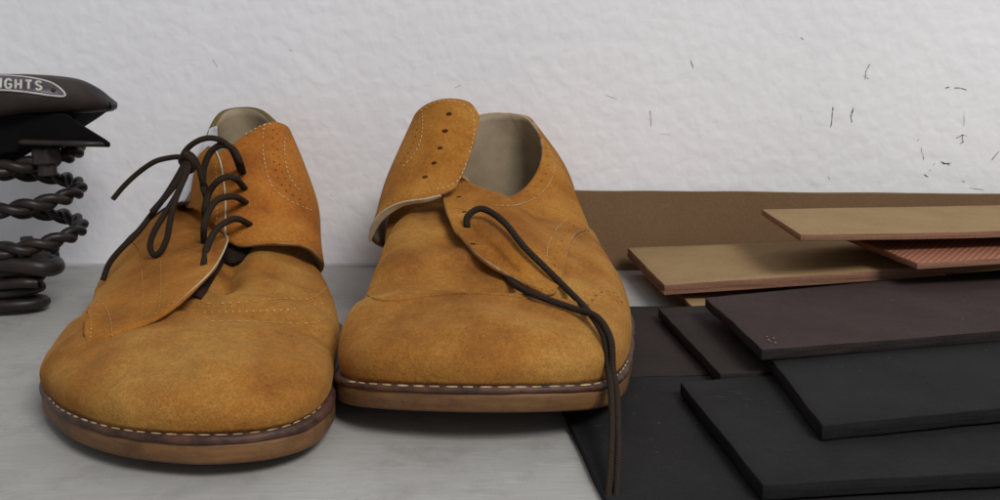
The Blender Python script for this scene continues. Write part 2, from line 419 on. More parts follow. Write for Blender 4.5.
# the threaded lace, its knot and loops
def L3(pts): return dense([p if isinstance(p, Vector) else PD(*p) for p in pts], .08)
lc = MB(); R_ = .142
HA = lambda x, y: hit(x, y, [bvQRA], -.05)[0]
HL = lambda x, y, l=.2: (hit(x, y, [bvQLA, bvA], l) or [PD(x, y, 41)])[0]
rungs = [[HA(243,172),(240,162,43.3),(233,149,43.3),(221,145,43.3),(210,153,43.3),(204,168,43.2),(203,185,43.0),(206,196,43.0),(207,204,43.4)],
         [HA(245,188),(236,179,43.1),(227,177,42.9),(217,182,42.8),(209,193,42.9),(205,208,42.6),(205,218,43.0)],
         [HA(246,202),(236,197,42.6),(226,197,42.3),(216,201,41.9),(208,213,41.5),(204,228,41.2),HL(204,243,.05)],
         [HA(250,224),(238,219,42.0),(228,221,41.6),(217,229,41.2),(209,242,40.7),(205,255,40.2),HL(204,265,0)]]
for r in rungs: lc.tube(L3(r), R_, 10)
lc.tube(L3([HA(240,170),(233,152,43.5),(224,142,43.2),(212,138,43),(200,140,42.9),(189,147,43),(183,156,43),(186,163,42.6),(192,161,42.4)]), R_*.9, 10)
lc.tube(L3([(207,190,43.3),(202,180,42.8),(199,168,42.8),(194,158,42.8),(187,153,42.8),(181,158,42.8),(183,164,42.4),(190,163,42.2)]), R_*.9, 10)
lc.tube(L3([(189,160,42.6),(180,157,42.8),(168,158,43),(154,162,43),(138,173,43.2),(124,186,43.2),(113,199,43.2)]), R_*.82, 10)
lc.tube(L3([(187,158,42.4),(180,172,42.2),(168,192,42.2),(152,214,42),(137,233,41.6),(120,250,41.4),(109,264,41.3),(103,280,41.2)]), R_*.9, 10)
lc.tube(L3([(187,160,42.3),(180,178,41.8),(166,196,41.6),(152,212,41.6)]), R_*.92, 10)
lc.tube(L3([(188,160,42.1),(184,178,41.6),(176,196,41.2),(164,215,41),(154,232,40.8),(150,246,40.7),(154,255,40.7),(161,251,40.6),(167,238,40.7),(170,222,40.8),(174,204,41),(180,188,41.4),(187,172,41.8),(190,160,42)]), R_*.9, 10)
lc.tube(L3([(184,155,42.2),(190,158,41.9),(194,165,42),(190,171,42.2),(184,167,42.4),(182,160,42.4),(186,155,42.2)]), R_*.925, 10)
lc.build('lace', LACE, shoeA, label='dark brown round lace tied in a loose knot')
# pale paper slip tucked behind the laces
PAPER = simple('pale_paper', (222, 223, 230), (200, 203, 214), 90, .8)
pg = thing('paper_slip', PD(150,235,47.5), 'crumpled pale bluish paper slip tucked behind the tied laces of the left shoe', 'paper')
grid('paper_sheet', [[PD(205,127,47.2), PD(200,150,47.2), PD(178,185,47.4), PD(150,215,47.6), PD(128,240,48)], [PD(215,126,46.9), PD(213,152,47.0), PD(192,190,47.2), PD(172,215,47.4), PD(150,240,47.8)]], pg, [PAPER], th=.02, nu=20, nv=8, wob=.25, ws=.9)

# ================================================================== RIGHT SHOE (B)
shoeB = thing('suede_shoe', W(0.5, 43, 0), 'orange suede derby shoe with open flap and one untied lace trailing over its toe', 'shoe', 'pair of suede shoes')
outB = [PZ(485,388,2.2), PZ(430,387,2.15), PZ(375,384.5,2.0), PZ(342,380,1.75), PZ(335,371,1.55), W(-5.9,37.5,1.35), W(-5.8,42,1.25), W(-4.9,46,1.4), W(-3.4,50,2.1), W(-2.2,54,2.3), W(-.9,56.5,2.3),
        W(1.4,57.3,2.3), W(3.7,56.5,2.3), W(4.7,54,2.3), W(5.2,50,2.1), W(5.6,46,1.4), W(5.8,42,1.25), W(5.4,38.5,1.3), PZ(633,353,1.45), PZ(626,373,1.7), PZ(600,384.5,1.97), PZ(545,387.5,2.15)]
bvWB = sole(outB, shoeB, .22, .68)
heelblock([W(-2.2,51.5,0), W(-1.9,55,0), W(1.4,57,0), W(4.5,55,0), W(4.7,51.5,0), W(1.4,50.8,0)], 1.5, shoeB)
OB = [W(-3.6,50,2.1), W(-4.4,46,1.5), W(-4.85,42,1.3), W(-4.95,38.2,1.4), PZ(343,367,1.55), PZ(347,378,1.72), PZ(375,382.5,2.0), PZ(430,385,2.15), PZ(485,386,2.2), PZ(540,385.5,2.15), PZ(590,382.5,1.97), PZ(616,373,1.75), PZ(628,356,1.5), W(5.2,38.5,1.35), W(5.4,42,1.25), W(5.2,46,1.4), W(5.0,50,2.1)]
RB = [PD(478,305,33.6), PD(472,297,34.8), PD(462,280,36.5), PD(450,260,38.5), PD(437,238,40.6), PD(424,218,42.8), PD(416,204,45), PD(414,196,47.5)]
rtB = [7, 6.2, 5, 3.6, 2.2, 1.0, .35, .08, 0, .08, .35, 1.0, 2.2, 3.6, 5, 6.2, 7]
def wrB(p, v):
    cap = sstep(35.3, 35.75, p.y)*.20+.40*math.exp(-((p.y-36.8)/1.0)**2)     # the toe cap stands a layer above the vamp
    w = math.sin((p.y*.95-p.x*.16+.5*noise.noise(p*.5))*2.2)*.10*sstep(36, 37.5, p.y)*(1-sstep(40, 43, p.y))
    d = .21*noise.noise(p*.38+Vector((4, 4, 4)))+.075*noise.noise(p*1.1)
    k = sstep(.15, .6, v)
    return p+Vector((0, -.3, 1))*(w*k-cap*k)+Vector((0, -.4, 1))*d*sstep(0, .3, v)
vampB, bvB = vamp_surface('vamp', OB, RB, rtB, shoeB, [SUEDE], bul=lambda t: .38+.12*(1-sstep(3.0, 4.5, t)), fa=lambda t: .95+1.0*(1-sstep(2.6, 4.6, t)), gb=lambda t: .72-.12*(1-sstep(2.6, 4.6, t)), wr=wrB)
PVB = lambda x, y, l: hit(x, y, [bvB], l)[0] if hit(x, y, [bvB], l) else PD(x, y, 40)
qrB = [
 [PD(510,113,56.3), W(1.5,57.2,6), W(1.4,57.2,4), W(1.4,56.8,2.2)],
 [PD(531,118,55.6), W(3.6,56.5,6), W(4.2,56.3,4), W(4.0,55.9,2.2)],
 [PD(543,138,54.2), PD(556,158,54), PD(573,190,53), W(4.9,52.5,2)],
 [PD(542,160,52.4), PD(562,183,51.5), PD(584,218,50), PD(594,240,48.5)],
 [PD(529,184,50.4), PD(552,200,49.2), PD(573,216,48.2), PVB(586,231,.1)],
 [PD(508,197,48.4), PD(528,212,47), PD(550,226,45.6), PVB(570,242,.12)],
 [PD(485,192,46.7), PVB(506,220,1.0), PVB(532,250,.5), PVB(563,280,.15)],
 [PD(471,183,46.0), PVB(482,215,1.05), PVB(503,254,.55), PVB(550,297,.22)],
 [PD(461,175,45.5), PVB(463,208,1.0), PVB(478,243,.75), PVB(512,284,.42)],
 [PD(452,180,45.2), PVB(452,205,.95), PVB(460,232,.85), PVB(478,264,.6)],
 [PD(443,188,45.0), PVB(440,206,.85), PVB(443,222,.8), PVB(452,241,.7)]]
QRB, bvQRB = grid('quarter', qrB, shoeB, [SUEDE_B, LINING, EDGE], th=.2, wob=.10, nv=10, flip=True)
qlB = [
 [PD(479,116,46.6), PD(475,137,45.8), PD(467,163,44.8), PD(456,186,43.9)],
 [PD(468,102,46.9), PD(460,130,46), PD(450,162,44.8), PD(438,193,43.5)],
 [PD(445,98.5,47.1), PD(434,130,46.1), PD(422,165,44.8), PD(409,199,43.1)],
 [PD(424,105,47.6), PD(411,137,46.7), PD(396,173,45.4), PD(385,209,43.2)],
 [PD(413,117,48.6), PD(399,150,48), PD(383,190,46.6), PD(369,238,43.8)],
 [PD(418,128,51), PD(408,160,50.6), PD(396,195,50), W(-5.0,47.5,3.0)],
 [PD(440,126,53.8), W(-3.4,54,6.2), W(-3.2,53.8,4), W(-2.9,53,2.1)],
 [PD(468,118,55.8), W(-1.4,56.3,6), W(-1.5,56.3,4), W(-1.4,55.8,2.2)],
 [PD(490,113,56.4), W(.6,57.2,6), W(.5,57.2,4), W(.6,56.7,2.2)],
 [PD(510,113,56.3), W(1.5,57.2,6), W(1.4,57.2,4), W(1.4,56.8,2.2)]]
QLB, bvQLB = grid('quarter', qlB, shoeB, [SUEDE_B, LINING, EDGE], th=.2, wob=.08, flip=True)
mk('insole', [W(-2.5,52,2.5), W(1.4,56.4,2.5), W(4.4,53,2.5), W(4.8,46,1.9), W(5.0,42,1.6), W(-4.9,42,1.6), W(-4.2,47,1.9)], [(0,1,2,3,6), (3,4,5,6)], LINING, shoeB)
grid('tongue', [[PD(392,206,46.5), PD(386,232,44), PD(384,262,41.5)], [PD(420,186,47.4), PD(420,215,45), PD(425,255,42)], [PD(446,190,47), PD(452,225,44.5), PD(462,262,41)]], shoeB, [SUEDE], th=.15)
grid('flap_lining', [[PD(368.5,238,43.35), PD(370,243,43.5)], [PD(371.5,226,43.0), PD(376.5,230,43.3)], [PD(378.5,215,42.85), PD(384,219.5,43.1)], [PD(389,207.5,42.75), PD(393.5,212,43.0)], [PD(404,202,42.65), PD(406,205.5,42.9)], [PD(425,199,42.8), PD(427,202,43.0)], [PD(441,195.5,43.2), PD(442,197,43.4)]], shoeB, [PALELIN], th=.05)
grid('heel_lining', [[PD(458,127,54.4), W(-2.2,54.4,6), W(-2.1,54.4,3.5), W(-1.8,54,2.3)], [PD(472,119.5,55.4), W(-.9,55.9,6), W(-.9,55.9,3.5), W(-.8,55.2,2.3)], [PD(490,115.2,56.1), W(.5,56.7,6), W(.5,56.7,4), W(.6,56,2.3)], [PD(510,114.5,56.1), W(1.7,56.8,6), W(1.6,56.8,4), W(1.6,56.2,2.3)], [PD(526,118.5,55.5), W(2.6,56.2,6), W(2.7,56,4), W(2.6,55.4,2.3)], [PD(536,130,54.5), W(3.1,55,6), W(3.3,54.9,4), W(3.3,54.4,2.3)]], shoeB, [LINING], th=.08)
allB = [bvB, bvQRB, bvQLB]
seam('welt_stitching', [(348,382),(375,384.5),(420,386.5),(485,387.5),(545,387),(595,384.3),(618,375),(629,359)], [bvB, bvWB], shoeB, step=.55, ln=.44, r=.038, lift=.02)
for L in ([(386,219),(393,213),(402,208),(410,205)], [(388,221),(395,215),(404,210)]): seam('stitching', L, [bvB], shoeB, THREAD_Q, **S1)
seam('stitching', [(436,190),(450,186),(460,178),(467,160),(474,135),(473,117),(466,106),(448,101),(430,105),(423,111)], [bvQLB], shoeB, THREAD_Q, **S1)
seam('stitching', [(422,110),(423,125),(421,140),(414,155),(402,168)], [bvQLB], shoeB, THREAD_Q, **S1)
seam('stitching', [(385,209),(395,200),(415,196),(436,190)], [bvQLB], shoeB, mat=THREAD_D, step=.27, ln=.15, r=.019)
holes('perforation', along([(418,118),(416,135),(410,150),(401,163)], 9), [bvQLB], shoeB, .045)
for e in [(449,114),(445,131),(440,148),(434,163),(425,177)]: holes('eyelet', [e], [bvQLB], shoeB, random.uniform(.10, .125), EYM, 1.4, Vector((1, 0, random.uniform(-.1, .5))))
seam('stitching', [(543,140),(553,160),(551,180),(538,196),(518,205),(500,206),(490,205)], [bvQRB], shoeB, THREAD_Q, **S1)
seam('stitching', [(546,262),(548,245),(556,230),(567,219)], [bvQRB], shoeB, THREAD_Q, **S1)
seam('stitching', [(559,280),(561,262),(566,246),(576,233),(586,228)], [bvQRB], shoeB, mat=THREAD_D, step=.27, ln=.15, r=.019)
seam('stitching', [(562,284),(564,262),(570,247),(579,236),(588,232)], [bvQRB, bvB], shoeB, mat=THREAD_D, step=.27, ln=.15, r=.019)
seam('stitching', [(445,215),(452,233),(470,252),(500,272),(530,285),(552,291)], [bvQRB], shoeB, mat=THREAD_D, step=.27, ln=.15, r=.019)
holes('perforation', along([(546,148),(548,165),(542,180),(527,192),(512,199)], 9), [bvQRB], shoeB, .055)
holes('perforation', along([(554,272),(556,255),(563,238),(574,226)], 9), [bvQRB], shoeB, .055)
for e in [(459,197),(464,212),(468,227),(473,244)]: holes('eyelet', [e], [bvQRB], shoeB, .09, EYM, 1.6, Vector((1, 0, -.3)))
ridgeline('seam_cord', [(362,287),(368,295),(380,300),(400,300),(430,296),(460,294),(500,295),(530,299)], [bvB], shoeB, .07)
seam('stitching', [(584,302),(594,291),(605,286),(615,290),(623,299)], [bvB], shoeB, mat=THREAD_D, step=.27, ln=.15, r=.019)
seam('stitching', [(590,309),(600,298),(610,294),(622,304)], [bvB], shoeB, mat=THREAD_D, step=.27, ln=.15, r=.019)
holes('perforation', along([(588,305),(600,293),(612,292),(622,302)], 8), [bvB], shoeB, .05)
lb = MB(); R_ = .145
def onB(x, y, l=.2):
    h = hit(x, y, allB, l); return h[0] if h else PD(x, y, 31)
lb.tube(dense([onB(467,227,.0), onB(469,224,.35), onB(479,220,.5), onB(490,222,.45), onB(505,233,.4), onB(522,254,.35), onB(545,276,.3), onB(565,295,.3), onB(585,318,.3), onB(600,342,.25), PD(608,366,31.6), PD(611,392,30.4), PD(612,420,29.2), PD(611,455,27.6), PD(608,500,26.3), PD(606,530,25.4)], .08), lambda t: R_*(1-.34*t), 10)
lb.tube(dense([PVB(488,262,.16), PVB(500,272,.16), PVB(512,286,.16), PVB(528,297,.18), onB(550,306,.2), onB(575,316,.25), onB(592,330,.5), onB(603,347,.4), PD(613,370,31.4), PD(617,395,30.3), PD(618,425,29.0), PD(618,460,27.5), PD(616,500,26.3), PD(613,530,25.4)], .08), lambda t: R_*(.95-.3*t), 10)
lb.build('lace', LACE, shoeB, label='dark brown lace hanging loose over the toe')

# ================================================================== SETTING
def wall_mat():
    m = Mat('white_plaster', .9, .2)
    n1 = m.noise(60, 6, .6, None, .3); n2 = m.noise(9, 3, .5)
    base = m.ramp(n2, [(.3, lin((234, 234, 238))), (.7, lin((241, 241, 244)))])
    sp = m.ramp(m.noise(150, 4, .7, None, .5), [(.66, g(0)), (.76, g(1))])
    lowr = m.ramp(m.noise(14, 2), [(.5, g(0)), (.62, g(.32))])
    mm = m.n('ShaderNodeMath', operation='MULTIPLY'); m.l(sp, mm.inputs[0]); m.l(lowr, mm.inputs[1])
    m.col(m.mix(mm.outputs[0], base, lin((150, 148, 155))))
    m.bump(m.noise(135, 1.5, .4, None, .2), .38, .002); m.bump(m.noise(300, 3), .15, .0006); m.bump(m.noise(30, 2), .2, .003); return m.m
WY = 57.6
nx, nz = 60, 30
V = [W(-80+160*i/nx, WY, -5+75*j/nz) for i in range(nx+1) for j in range(nz+1)]
Fc = [(i*(nz+1)+j, (i+1)*(nz+1)+j, (i+1)*(nz+1)+j+1, i*(nz+1)+j+1) for i in range(nx) for j in range(nz)]
wall = setp(mk('wall', V, Fc, wall_mat(), None, False), kind='structure')
def shelf_mat():
    m = Mat('grey_brushed_shelf', .7, .25)
    s1 = m.noise(30, 6, .7, m.map((1, 14, 1))); s2 = m.noise(160, 5, .7, m.map((.5, 8, 1))); s3 = m.noise(12, 4, .6)
    a = m.ramp(s1, [(.3, lin((172, 171, 168))), (.7, lin((186, 185, 181)))])
    b = m.mix(m.ramp(s2, [(.35, g(.5)), (.6, g(0))]), a, lin((158, 156, 152)))
    c = m.mix(m.ramp(s3, [(.42, g(0)), (.7, g(.55))]), b, lin((150, 147, 143)))
    s4 = m.noise(45, 8, .75, None, .2); c = m.mix(m.ramp(s4, [(.5, g(0)), (.68, g(.5))]), c, lin((140, 137, 133)))
    s5 = m.noise(500, 3, .6); c = m.mix(m.ramp(s5, [(.64, g(0)), (.72, g(.4))]), c, lin((118, 115, 112)))
    m.col(c); m.bump(s2, .2, .0005)
    m.l(m.ramp(s1, [(.3, g(.6)), (.7, g(.8))]), m.b.inputs['Roughness']); return m.m
setp(mk('shelf', [W(-80, 8, 0), W(80, 8, 0), W(80, WY, 0), W(-80, WY, 0), W(-80, 8, -3), W(80, 8, -3), W(80, WY, -3), W(-80, WY, -3)],
   [(0,1,2,3), (4,7,6,5), (0,4,5,1), (1,5,6,2), (3,2,6,7), (0,3,7,4)], shelf_mat(), None, False), kind='structure')
# caulk line between wall and shelf
sk = MB(); sk.tube([W(-70+i*2, WY-.02, .02) for i in range(70)], .16, 6)
sk.build('caulk_line', simple('pale_caulk', (196,195,198), (176,175,178), 30), wall)
# scuffs on the plaster
mkm = MB()
def scuff(pts, w=.05):
    for a, b in zip(pts, pts[1:]):
        n = max(2, int(math.dist(a, b)/1.2))
        for i in range(n):
            if random.random() < .12: continue
            x = a[0]+(b[0]-a[0])*(i+random.random()*.4)/n; y = a[1]+(b[1]-a[1])*(i+.3)/n
            r = w*random.uniform(.2, .68); dx = (b[0]-a[0]); dy = (b[1]-a[1]); L = math.hypot(dx, dy) or 1
            c = PD(x+random.uniform(-.4, .4), y, WY-.012); t = Vector((dx/L, 0, -dy/L)); u = Vector((dy/L, 0, dx/L))
            n0 = len(mkm.v)
            for k in range(7):
                an = 6.283*k/7; q = random.uniform(.7, 1.25)
                mkm.v.append(c+t*(math.cos(an)*.08*q)+u*(math.sin(an)*r*q))
            mkm.f.append(tuple(n0+k for k in range(7)))
scuff([(869,65),(866,72),(865,79)], .05); scuff([(864,76),(869,79)], .04)
scuff([(833,108),(832,118),(831,127)], .06); scuff([(853,108),(851,116),(852,122)], .07)
scuff([(946,88),(950,87)], .07); scuff([(953,88),(960,88),(967,90)], .06); scuff([(650,111),(651,126)], .03); scuff([(691,61),(693,68)], .05); scuff([(661,134),(671,135)], .02)
scuff([(957,138),(962,135),(967,136)], .06); scuff([(962,136),(963,142),(960,144)], .05); scuff([(992,160),(999,151)], .06); scuff([(941,162),(950,165)], .07)
scuff([(943,164),(951,163)], .06); scuff([(925,175),(928,177)], .07); scuff([(962,181),(965,182)], .06)
scuff([(964,112),(964,126)], .02); scuff([(970,188),(985,190)], .03); scuff([(921,148),(924,160)], .025); scuff([(801,38),(803,40)], .04)
scuff([(290,50),(293,52)], .03); scuff([(455,88),(462,84)], .03); scuff([(213,60),(218,68)], .02); scuff([(606,95),(616,99)], .02)
for _ in range(7):
    x = random.uniform(780, 1000); y = random.uniform(120, 190)
    if random.random() < (x-760)/240: scuff([(x, y), (x+random.uniform(-2, 2), y+random.uniform(1, 4))], random.uniform(.012, .028))
o = mkm.build('scuff_marks', simple('dark_scuff', (112, 108, 114), (160, 157, 162), 400, .8, .2, 0), wall, False)

# ------------------------------------------------------------------ boards
def board_mat(name, c, c2, sc1=40, rough=.6, stretch=(1, 1, 1), spec=.3, bump=.2):
    m = Mat(name, min(.9, rough+.2), spec*.3); a = m.noise(sc1, 6, .65, m.map(stretch)); f = m.noise(700, 3, .7)
    q = m.ramp(a, [(.3, lin(c)), (.7, lin(c2))]); m.col(m.mix(.4, q, m.ramp(f, [(.3, g(.7)), (.7, g(1.25))]), 'MULTIPLY'))
    d = m.ramp(m.noise(420, 2, .5), [(.70, g(0)), (.76, g(.5))]); d2 = m.ramp(m.noise(11, 3), [(.45, g(0)), (.7, g(1))])
    mm = m.n('ShaderNodeMath', operation='MULTIPLY'); m.l(d, mm.inputs[0]); m.l(d2, mm.inputs[1])
    src = m.b.inputs['Base Color'].links[0].from_socket; m.col(m.mix(mm.outputs[0], src, lin((150, 144, 138))))
    m.bump(f, bump, .0003); m.bump(a, .15, .001); return m.m
TAN = board_mat('tan_rubber_face', (146, 120, 86), (160, 134, 98), 30)
TANE = board_mat('reddish_layered_edge', (112, 78, 62), (156, 118, 96), 120, .8, (.15, .15, 12))
def ribbed():
    m = Mat('reddish_ribbed_face', .7, .2); o = []
    for r in (35, -35):
        mp = m.n('ShaderNodeMapping'); mp.inputs['Rotation'].default_value = (0, 0, math.radians(r)); m.l(m.co, mp.inputs[0])
        w_ = m.n('ShaderNodeTexWave', wave_type='BANDS', bands_direction='X'); w_.inputs['Scale'].default_value = 120; m.l(mp.outputs[0], w_.inputs['Vector']); o.append(w_.outputs['Fac'])
    x = m.n('ShaderNodeMath', operation='MAXIMUM'); m.l(o[0], x.inputs[0]); m.l(o[1], x.inputs[1])
    m.col(m.ramp(x.outputs[0], [(.4, lin((128, 80, 60))), (1, lin((166, 112, 88)))])); m.bump(x.outputs[0], .5, .001); return m.m
RED = ribbed()
BLK = board_mat('black_rubber', (34, 33, 34), (43, 42, 43), 30, .55, (1, 1, 1), .3)
BLKE = board_mat('black_rubber_edge', (40, 39, 40), (24, 24, 24), 150, .5, (.3, .3, 8))
PUR = board_mat('brown_black_rubber', (69, 57, 55), (58, 48, 46), 30, .6)
PURE = board_mat('brown_black_edge', (58, 50, 50), (32, 28, 28), 150, .6, (.3, .3, 8))
DBR = board_mat('dark_brown_rubber', (56, 48, 47), (47, 41, 40), 30, .6)
CARD = board_mat('brown_backing_board', (116, 91, 67), (125, 99, 74), 12, .8)
def board(label, c, z, th, mt, me, warp=.05, cat='rubber sheet', parent=None, name='rubber_sheet', group='stacked rubber sheets', bl=.035):
    """c: px corners back-left, front-left, front-right, back-right of the top face; z: heights of them"""
    P = [PZ(x, y, zz) for (x, y), zz in zip(c, z)]
    n, m_ = 40, 12; V = []; Fc = []; mi = []
    for lay in (0, 1):
        for i in range(n+1):
            for j in range(m_+1):
                a = P[0].lerp(P[3], i/n); b = P[1].lerp(P[2], i/n); p = a.lerp(b, j/m_)
                e = .05*noise.noise(p*1.2)+.02*noise.noise(p*6)
                p = p+Vector((e, e, 0)); p.z += warp*noise.noise(Vector((p.x*.12, p.y*.15, z[0]*3)))-lay*th
                V.append(p)
    o_ = (n+1)*(m_+1)
    id_ = lambda i, j, l: l*o_+i*(m_+1)+j
    for i in range(n):
        for j in range(m_):
            Fc.append((id_(i,j,0), id_(i,j+1,0), id_(i+1,j+1,0), id_(i+1,j,0))); mi.append(0)
            Fc.append((id_(i,j,1), id_(i+1,j,1), id_(i+1,j+1,1), id_(i,j+1,1))); mi.append(0)
    for i in range(n):
        Fc.append((id_(i,0,0), id_(i+1,0,0), id_(i+1,0,1), id_(i,0,1))); mi.append(1)
        Fc.append((id_(i,m_,0), id_(i,m_,1), id_(i+1,m_,1), id_(i+1,m_,0))); mi.append(1)
    for j in range(m_):
        Fc.append((id_(0,j,0), id_(0,j,1), id_(0,j+1,1), id_(0,j+1,0))); mi.append(1)
        Fc.append((id_(n,j,0), id_(n,j+1,0), id_(n,j+1,1), id_(n,j,1))); mi.append(1)
    root = thing(name, P[1]-Vector((0, 0, th)), label, cat, group)
    ob = mk('sheet', V, Fc, [mt, me], root, True, mi); bevel(ob, bl, 2, 50); fixn(ob)
    return root, P
board('flat black rubber sheet lying lowest at the front of the stack', [(548,378),(616,520),(1120,502),(1120,370)], [.3]*4, .28, BLK, BLKE, .03)
board('wide dark brown rubber sheet lying flat on the shelf right beside the shoe', [(585,307),(570,377),(1120,366),(1120,300)], [.32]*4, .28, DBR, PURE, .03)
board('black rubber sheet with a scratched corner, nearest to the camera of the thick sheets', [(680,382),(762,485),(1120,464),(1120,345)], [.85,.85,.95,.95], .48, BLK, BLKE, .06)
board('short end of a dark brown sheet poking out under the purplish brown sheet', [(658,308),(720,374),(1120,345),(1120,280)], [.9]*4, .42, DBR, PURE, .04)
board('charcoal black rubber sheet with rounded corner lying under the purplish brown sheet', [(765,352),(822,425),(1120,396),(1120,325)], [1.45,1.45,1.5,1.5], .5, BLK, BLKE, .06)
board('purplish brown rubber sheet with a pale nick at its front corner', [(705,297),(762,349),(1120,321),(1120,259)], [1.95]*4, .42, PUR, PURE, .06)
r3, P3 = board('tan rubber sheet with serrated underside, lower of the two light tan sheets', [(628,248),(664,285),(1120,254),(1120,229)], [1.5,1.5,3.0,3.0], .34, TAN, TANE, .05)
rb = MB(); n = 150
for i in range(n):
    t = (i+.5)/n*.62; a = P3[1].lerp(P3[2], t)+Vector((0, .05, -.40))
    rb.box(a, Vector((.042, 0, 0)), Vector((0, .12, 0)), Vector((0, 0, .075)))
for i in range(70):
    t = (i+.5)/70; a = P3[1].lerp(P3[0], t)+Vector((.06, 0, -.40)); rb.box(a, Vector((.1, 0, 0)), Vector((0, .04, 0)), Vector((0, 0, .075)))
rb.build('ribbed_underside', TANE, r3, False)
board('narrow tan end of a sheet peeping out under the serrated tan sheet', [(672,287),(694,308),(1120,300),(1120,258)], [.75]*4, .3, TAN, TANE, .02)
r2, P2 = board('reddish sheet with fine diagonal ribbing, tucked under the topmost tan sheet', [(818,224),(918,263),(1120,251),(1120,215)], [3.35,3.2,3.35,3.4], .3, RED, TANE, .03)
board('topmost tan rubber sheet with layered pinkish edge', [(762,209),(800,235),(1120,228),(1120,203)], [4.2]*4, .32, TAN, TANE, .04)
# pale nick and scratches
nk = MB()
pm = None
for o in C.objects:
    if o.get('label', '').startswith('purplish brown rubber sheet with'): pm = o
for k in range(5):
    p = PZ(771+random.uniform(-5, 6), 338+random.uniform(-4, 5), 1.985); t = Vector((random.uniform(-1, 1), random.uniform(-1, 1), 0)).normalized()
    nk.capsule(p, p+t*random.uniform(.04, .12), .05, Vector((0, 0, 1)), .4)
nk.build('pale_nick', simple('nick_fibres', (150, 132, 110), (110, 96, 84), 200), pm)
for o in C.objects:
    if o.get('label', '').startswith('black rubber sheet with a scratched corner'):
        q = MB()
        for (x, y) in [(728,391),(736,394),(742,398),(715,396)]:
            a = PZ(x, y, .875); q.capsule(a, a+W(random.uniform(.2, .5), random.uniform(-.25, .05), 0), .02, W(0,0,1), .3)
        q.build('scratches', simple('rubber_scratch', (86,84,84), (70,68,68), 300), o); break
# brown backing strip against the wall
bk = thing('backing_board', W(20, 56.6, 0), 'long brown board standing on edge against the white wall behind the sheets', 'board')
n = 80; V = []; Fc = []; x0, x1 = 3.5, 46
for i in range(n+1):
    x = x0+(x1-x0)*i/n; top = 4.62+.05*noise.noise(Vector((x*.25, 0, 0)))-.012*(x-x0)*.7; yy = 56.75+.08*noise.noise(Vector((x*.1, 3, 0)))
    V += [W(x, yy-.25, 0.01), W(x, yy, top), W(x, yy+.22, top+.01), W(x, yy+.1, 0.01)]
for i in range(n):
    a = i*4
    for k in range(4): Fc.append((a+k, a+(k+1) % 4, a+4+(k+1) % 4, a+4+k))
Fc += [(0,3,2,1), (n*4, n*4+1, n*4+2, n*4+3)]
bo = mk('panel', V, Fc, CARD, bk, False); fixn(bo); bevel(bo, .03)
m = MB(); m.disc(PZ(614,288,0.0), Vector((0,0,1)), .12, .03, 8, 1.3)
setp(m.build('crumb', simple('dark_crumb', (40,36,36)), None), 'tiny dark crumb on the grey shelf just right of the open shoe', 'crumb')

# ================================================================== SADDLE
LEA = simple('worn_black_leather', (54, 45, 42), (36, 31, 30), 40, .6, .25, .3, 500, .0006)
BM = simple('black_enamel_steel', (27, 22, 20), (48, 39, 35), 90, .45, .4, .15, 200, .0004)
DKU = simple('dark_underside', (16, 14, 14), (11, 10, 10), 40, .8, .1)
RUST = simple('dull_rusty_steel', (52, 44, 42), (40, 34, 33), 120, .6, .4)
sad = thing('bicycle_saddle', W(-22, 47, 0), 'dark brown leather bicycle saddle with nameplate standing on twisted coil springs', 'saddle')
# leather top: right end at px 117, rest runs out of the frame
prof = []   # each column: cross-section from lower rear edge over the badge side to the top, going away
xs = [(-60,71,121,46),(-30,72,118,45.2),(0,74,114.5,44.8),(30,74.5,111.5,45),(60,76,111,45.6),(82,79.5,111.5,46.4),(99,88,110.5,47.3),(110,97,109.5,48.3),(117,103,107,49.6)]
cols = []
for px, yt, yb, D in xs:
    h = yb-yt
    cols.append([PD(px, yb+2, D+1.5), PD(px, yb, D+.1), PD(px+.5, yb-h*.35, D-.25), PD(px, yb-h*.75, D+.1), PD(px, yt+h*.02, D+1.2), PD(px*.96-4, yt+1.5, D+4.2 if px < 100 else D+2), PD(px*.9-6, yt+4.0, D+7.5 if px < 100 else D+3)])
SAD, bvS = grid('leather_top', cols, sad, [LEA, DKU, LEA], th=.4, nu=8, nv=8, wob=.06, flip=True)
# underside tongue that droops at the right end
grid('side_skirt', [[PD(-40,118,46), PD(-40,150,47.5), PD(-40,182,49)], [PD(20,113,45.6), PD(10,135,47), PD(8,165,49)], [PD(70,110,46.2), PD(62,124,48), PD(52,140,49.5)], [PD(112,108,48), PD(98,118,49.4), PD(84,127,50.6)]], sad, [DKU], th=.3)
# metal cantle plate
pl = MB()
def poly_prism(m, pts, D0, D1):
    n0 = len(m.v); k = len(pts)
    for D in (D0, D1):
        for x, y in pts: m.v.append(PD(x, y, D))
    m.f.append(tuple(n0+i for i in range(k))); m.f.append(tuple(n0+k+i for i in range(k))[::-1])
    for i in range(k): m.f.append((n0+i, n0+(i+1) % k, n0+k+(i+1) % k, n0+k+i))
poly_prism(pl, [(-40,112),(66,113),(84,126),(106,139.5),(111.5,144),(104,147),(70,147),(55,146),(44,152),(28,150),(0,155),(-40,165)], 45.6, 48.2)
o = pl.build('cantle_plate', DKU, sad, False); bevel(o, .12, 3, 30)
pl = MB(); pl.tube(dense([PD(20,142,45.3), PD(60,143,45.2), PD(90,144,45.3), PD(109,144.5,45.9)], .2), .13, 8); pl.build('plate_lip', BM, o)
# nut and stem
def cyl(m, c, r, h, k=6, ax=Vector((0,0,1))):
    m.tube([c-ax*h/2, c+ax*h/2], r, k)
nt = MB(); c = PD(46,155,46.2); cyl(nt, c, .68, .75, 6); cyl(nt, c+W(0,0,-.55), .42, .8, 12); nb = nt.build('nut', RUST, sad, False); bevel(nb, .06, 2)
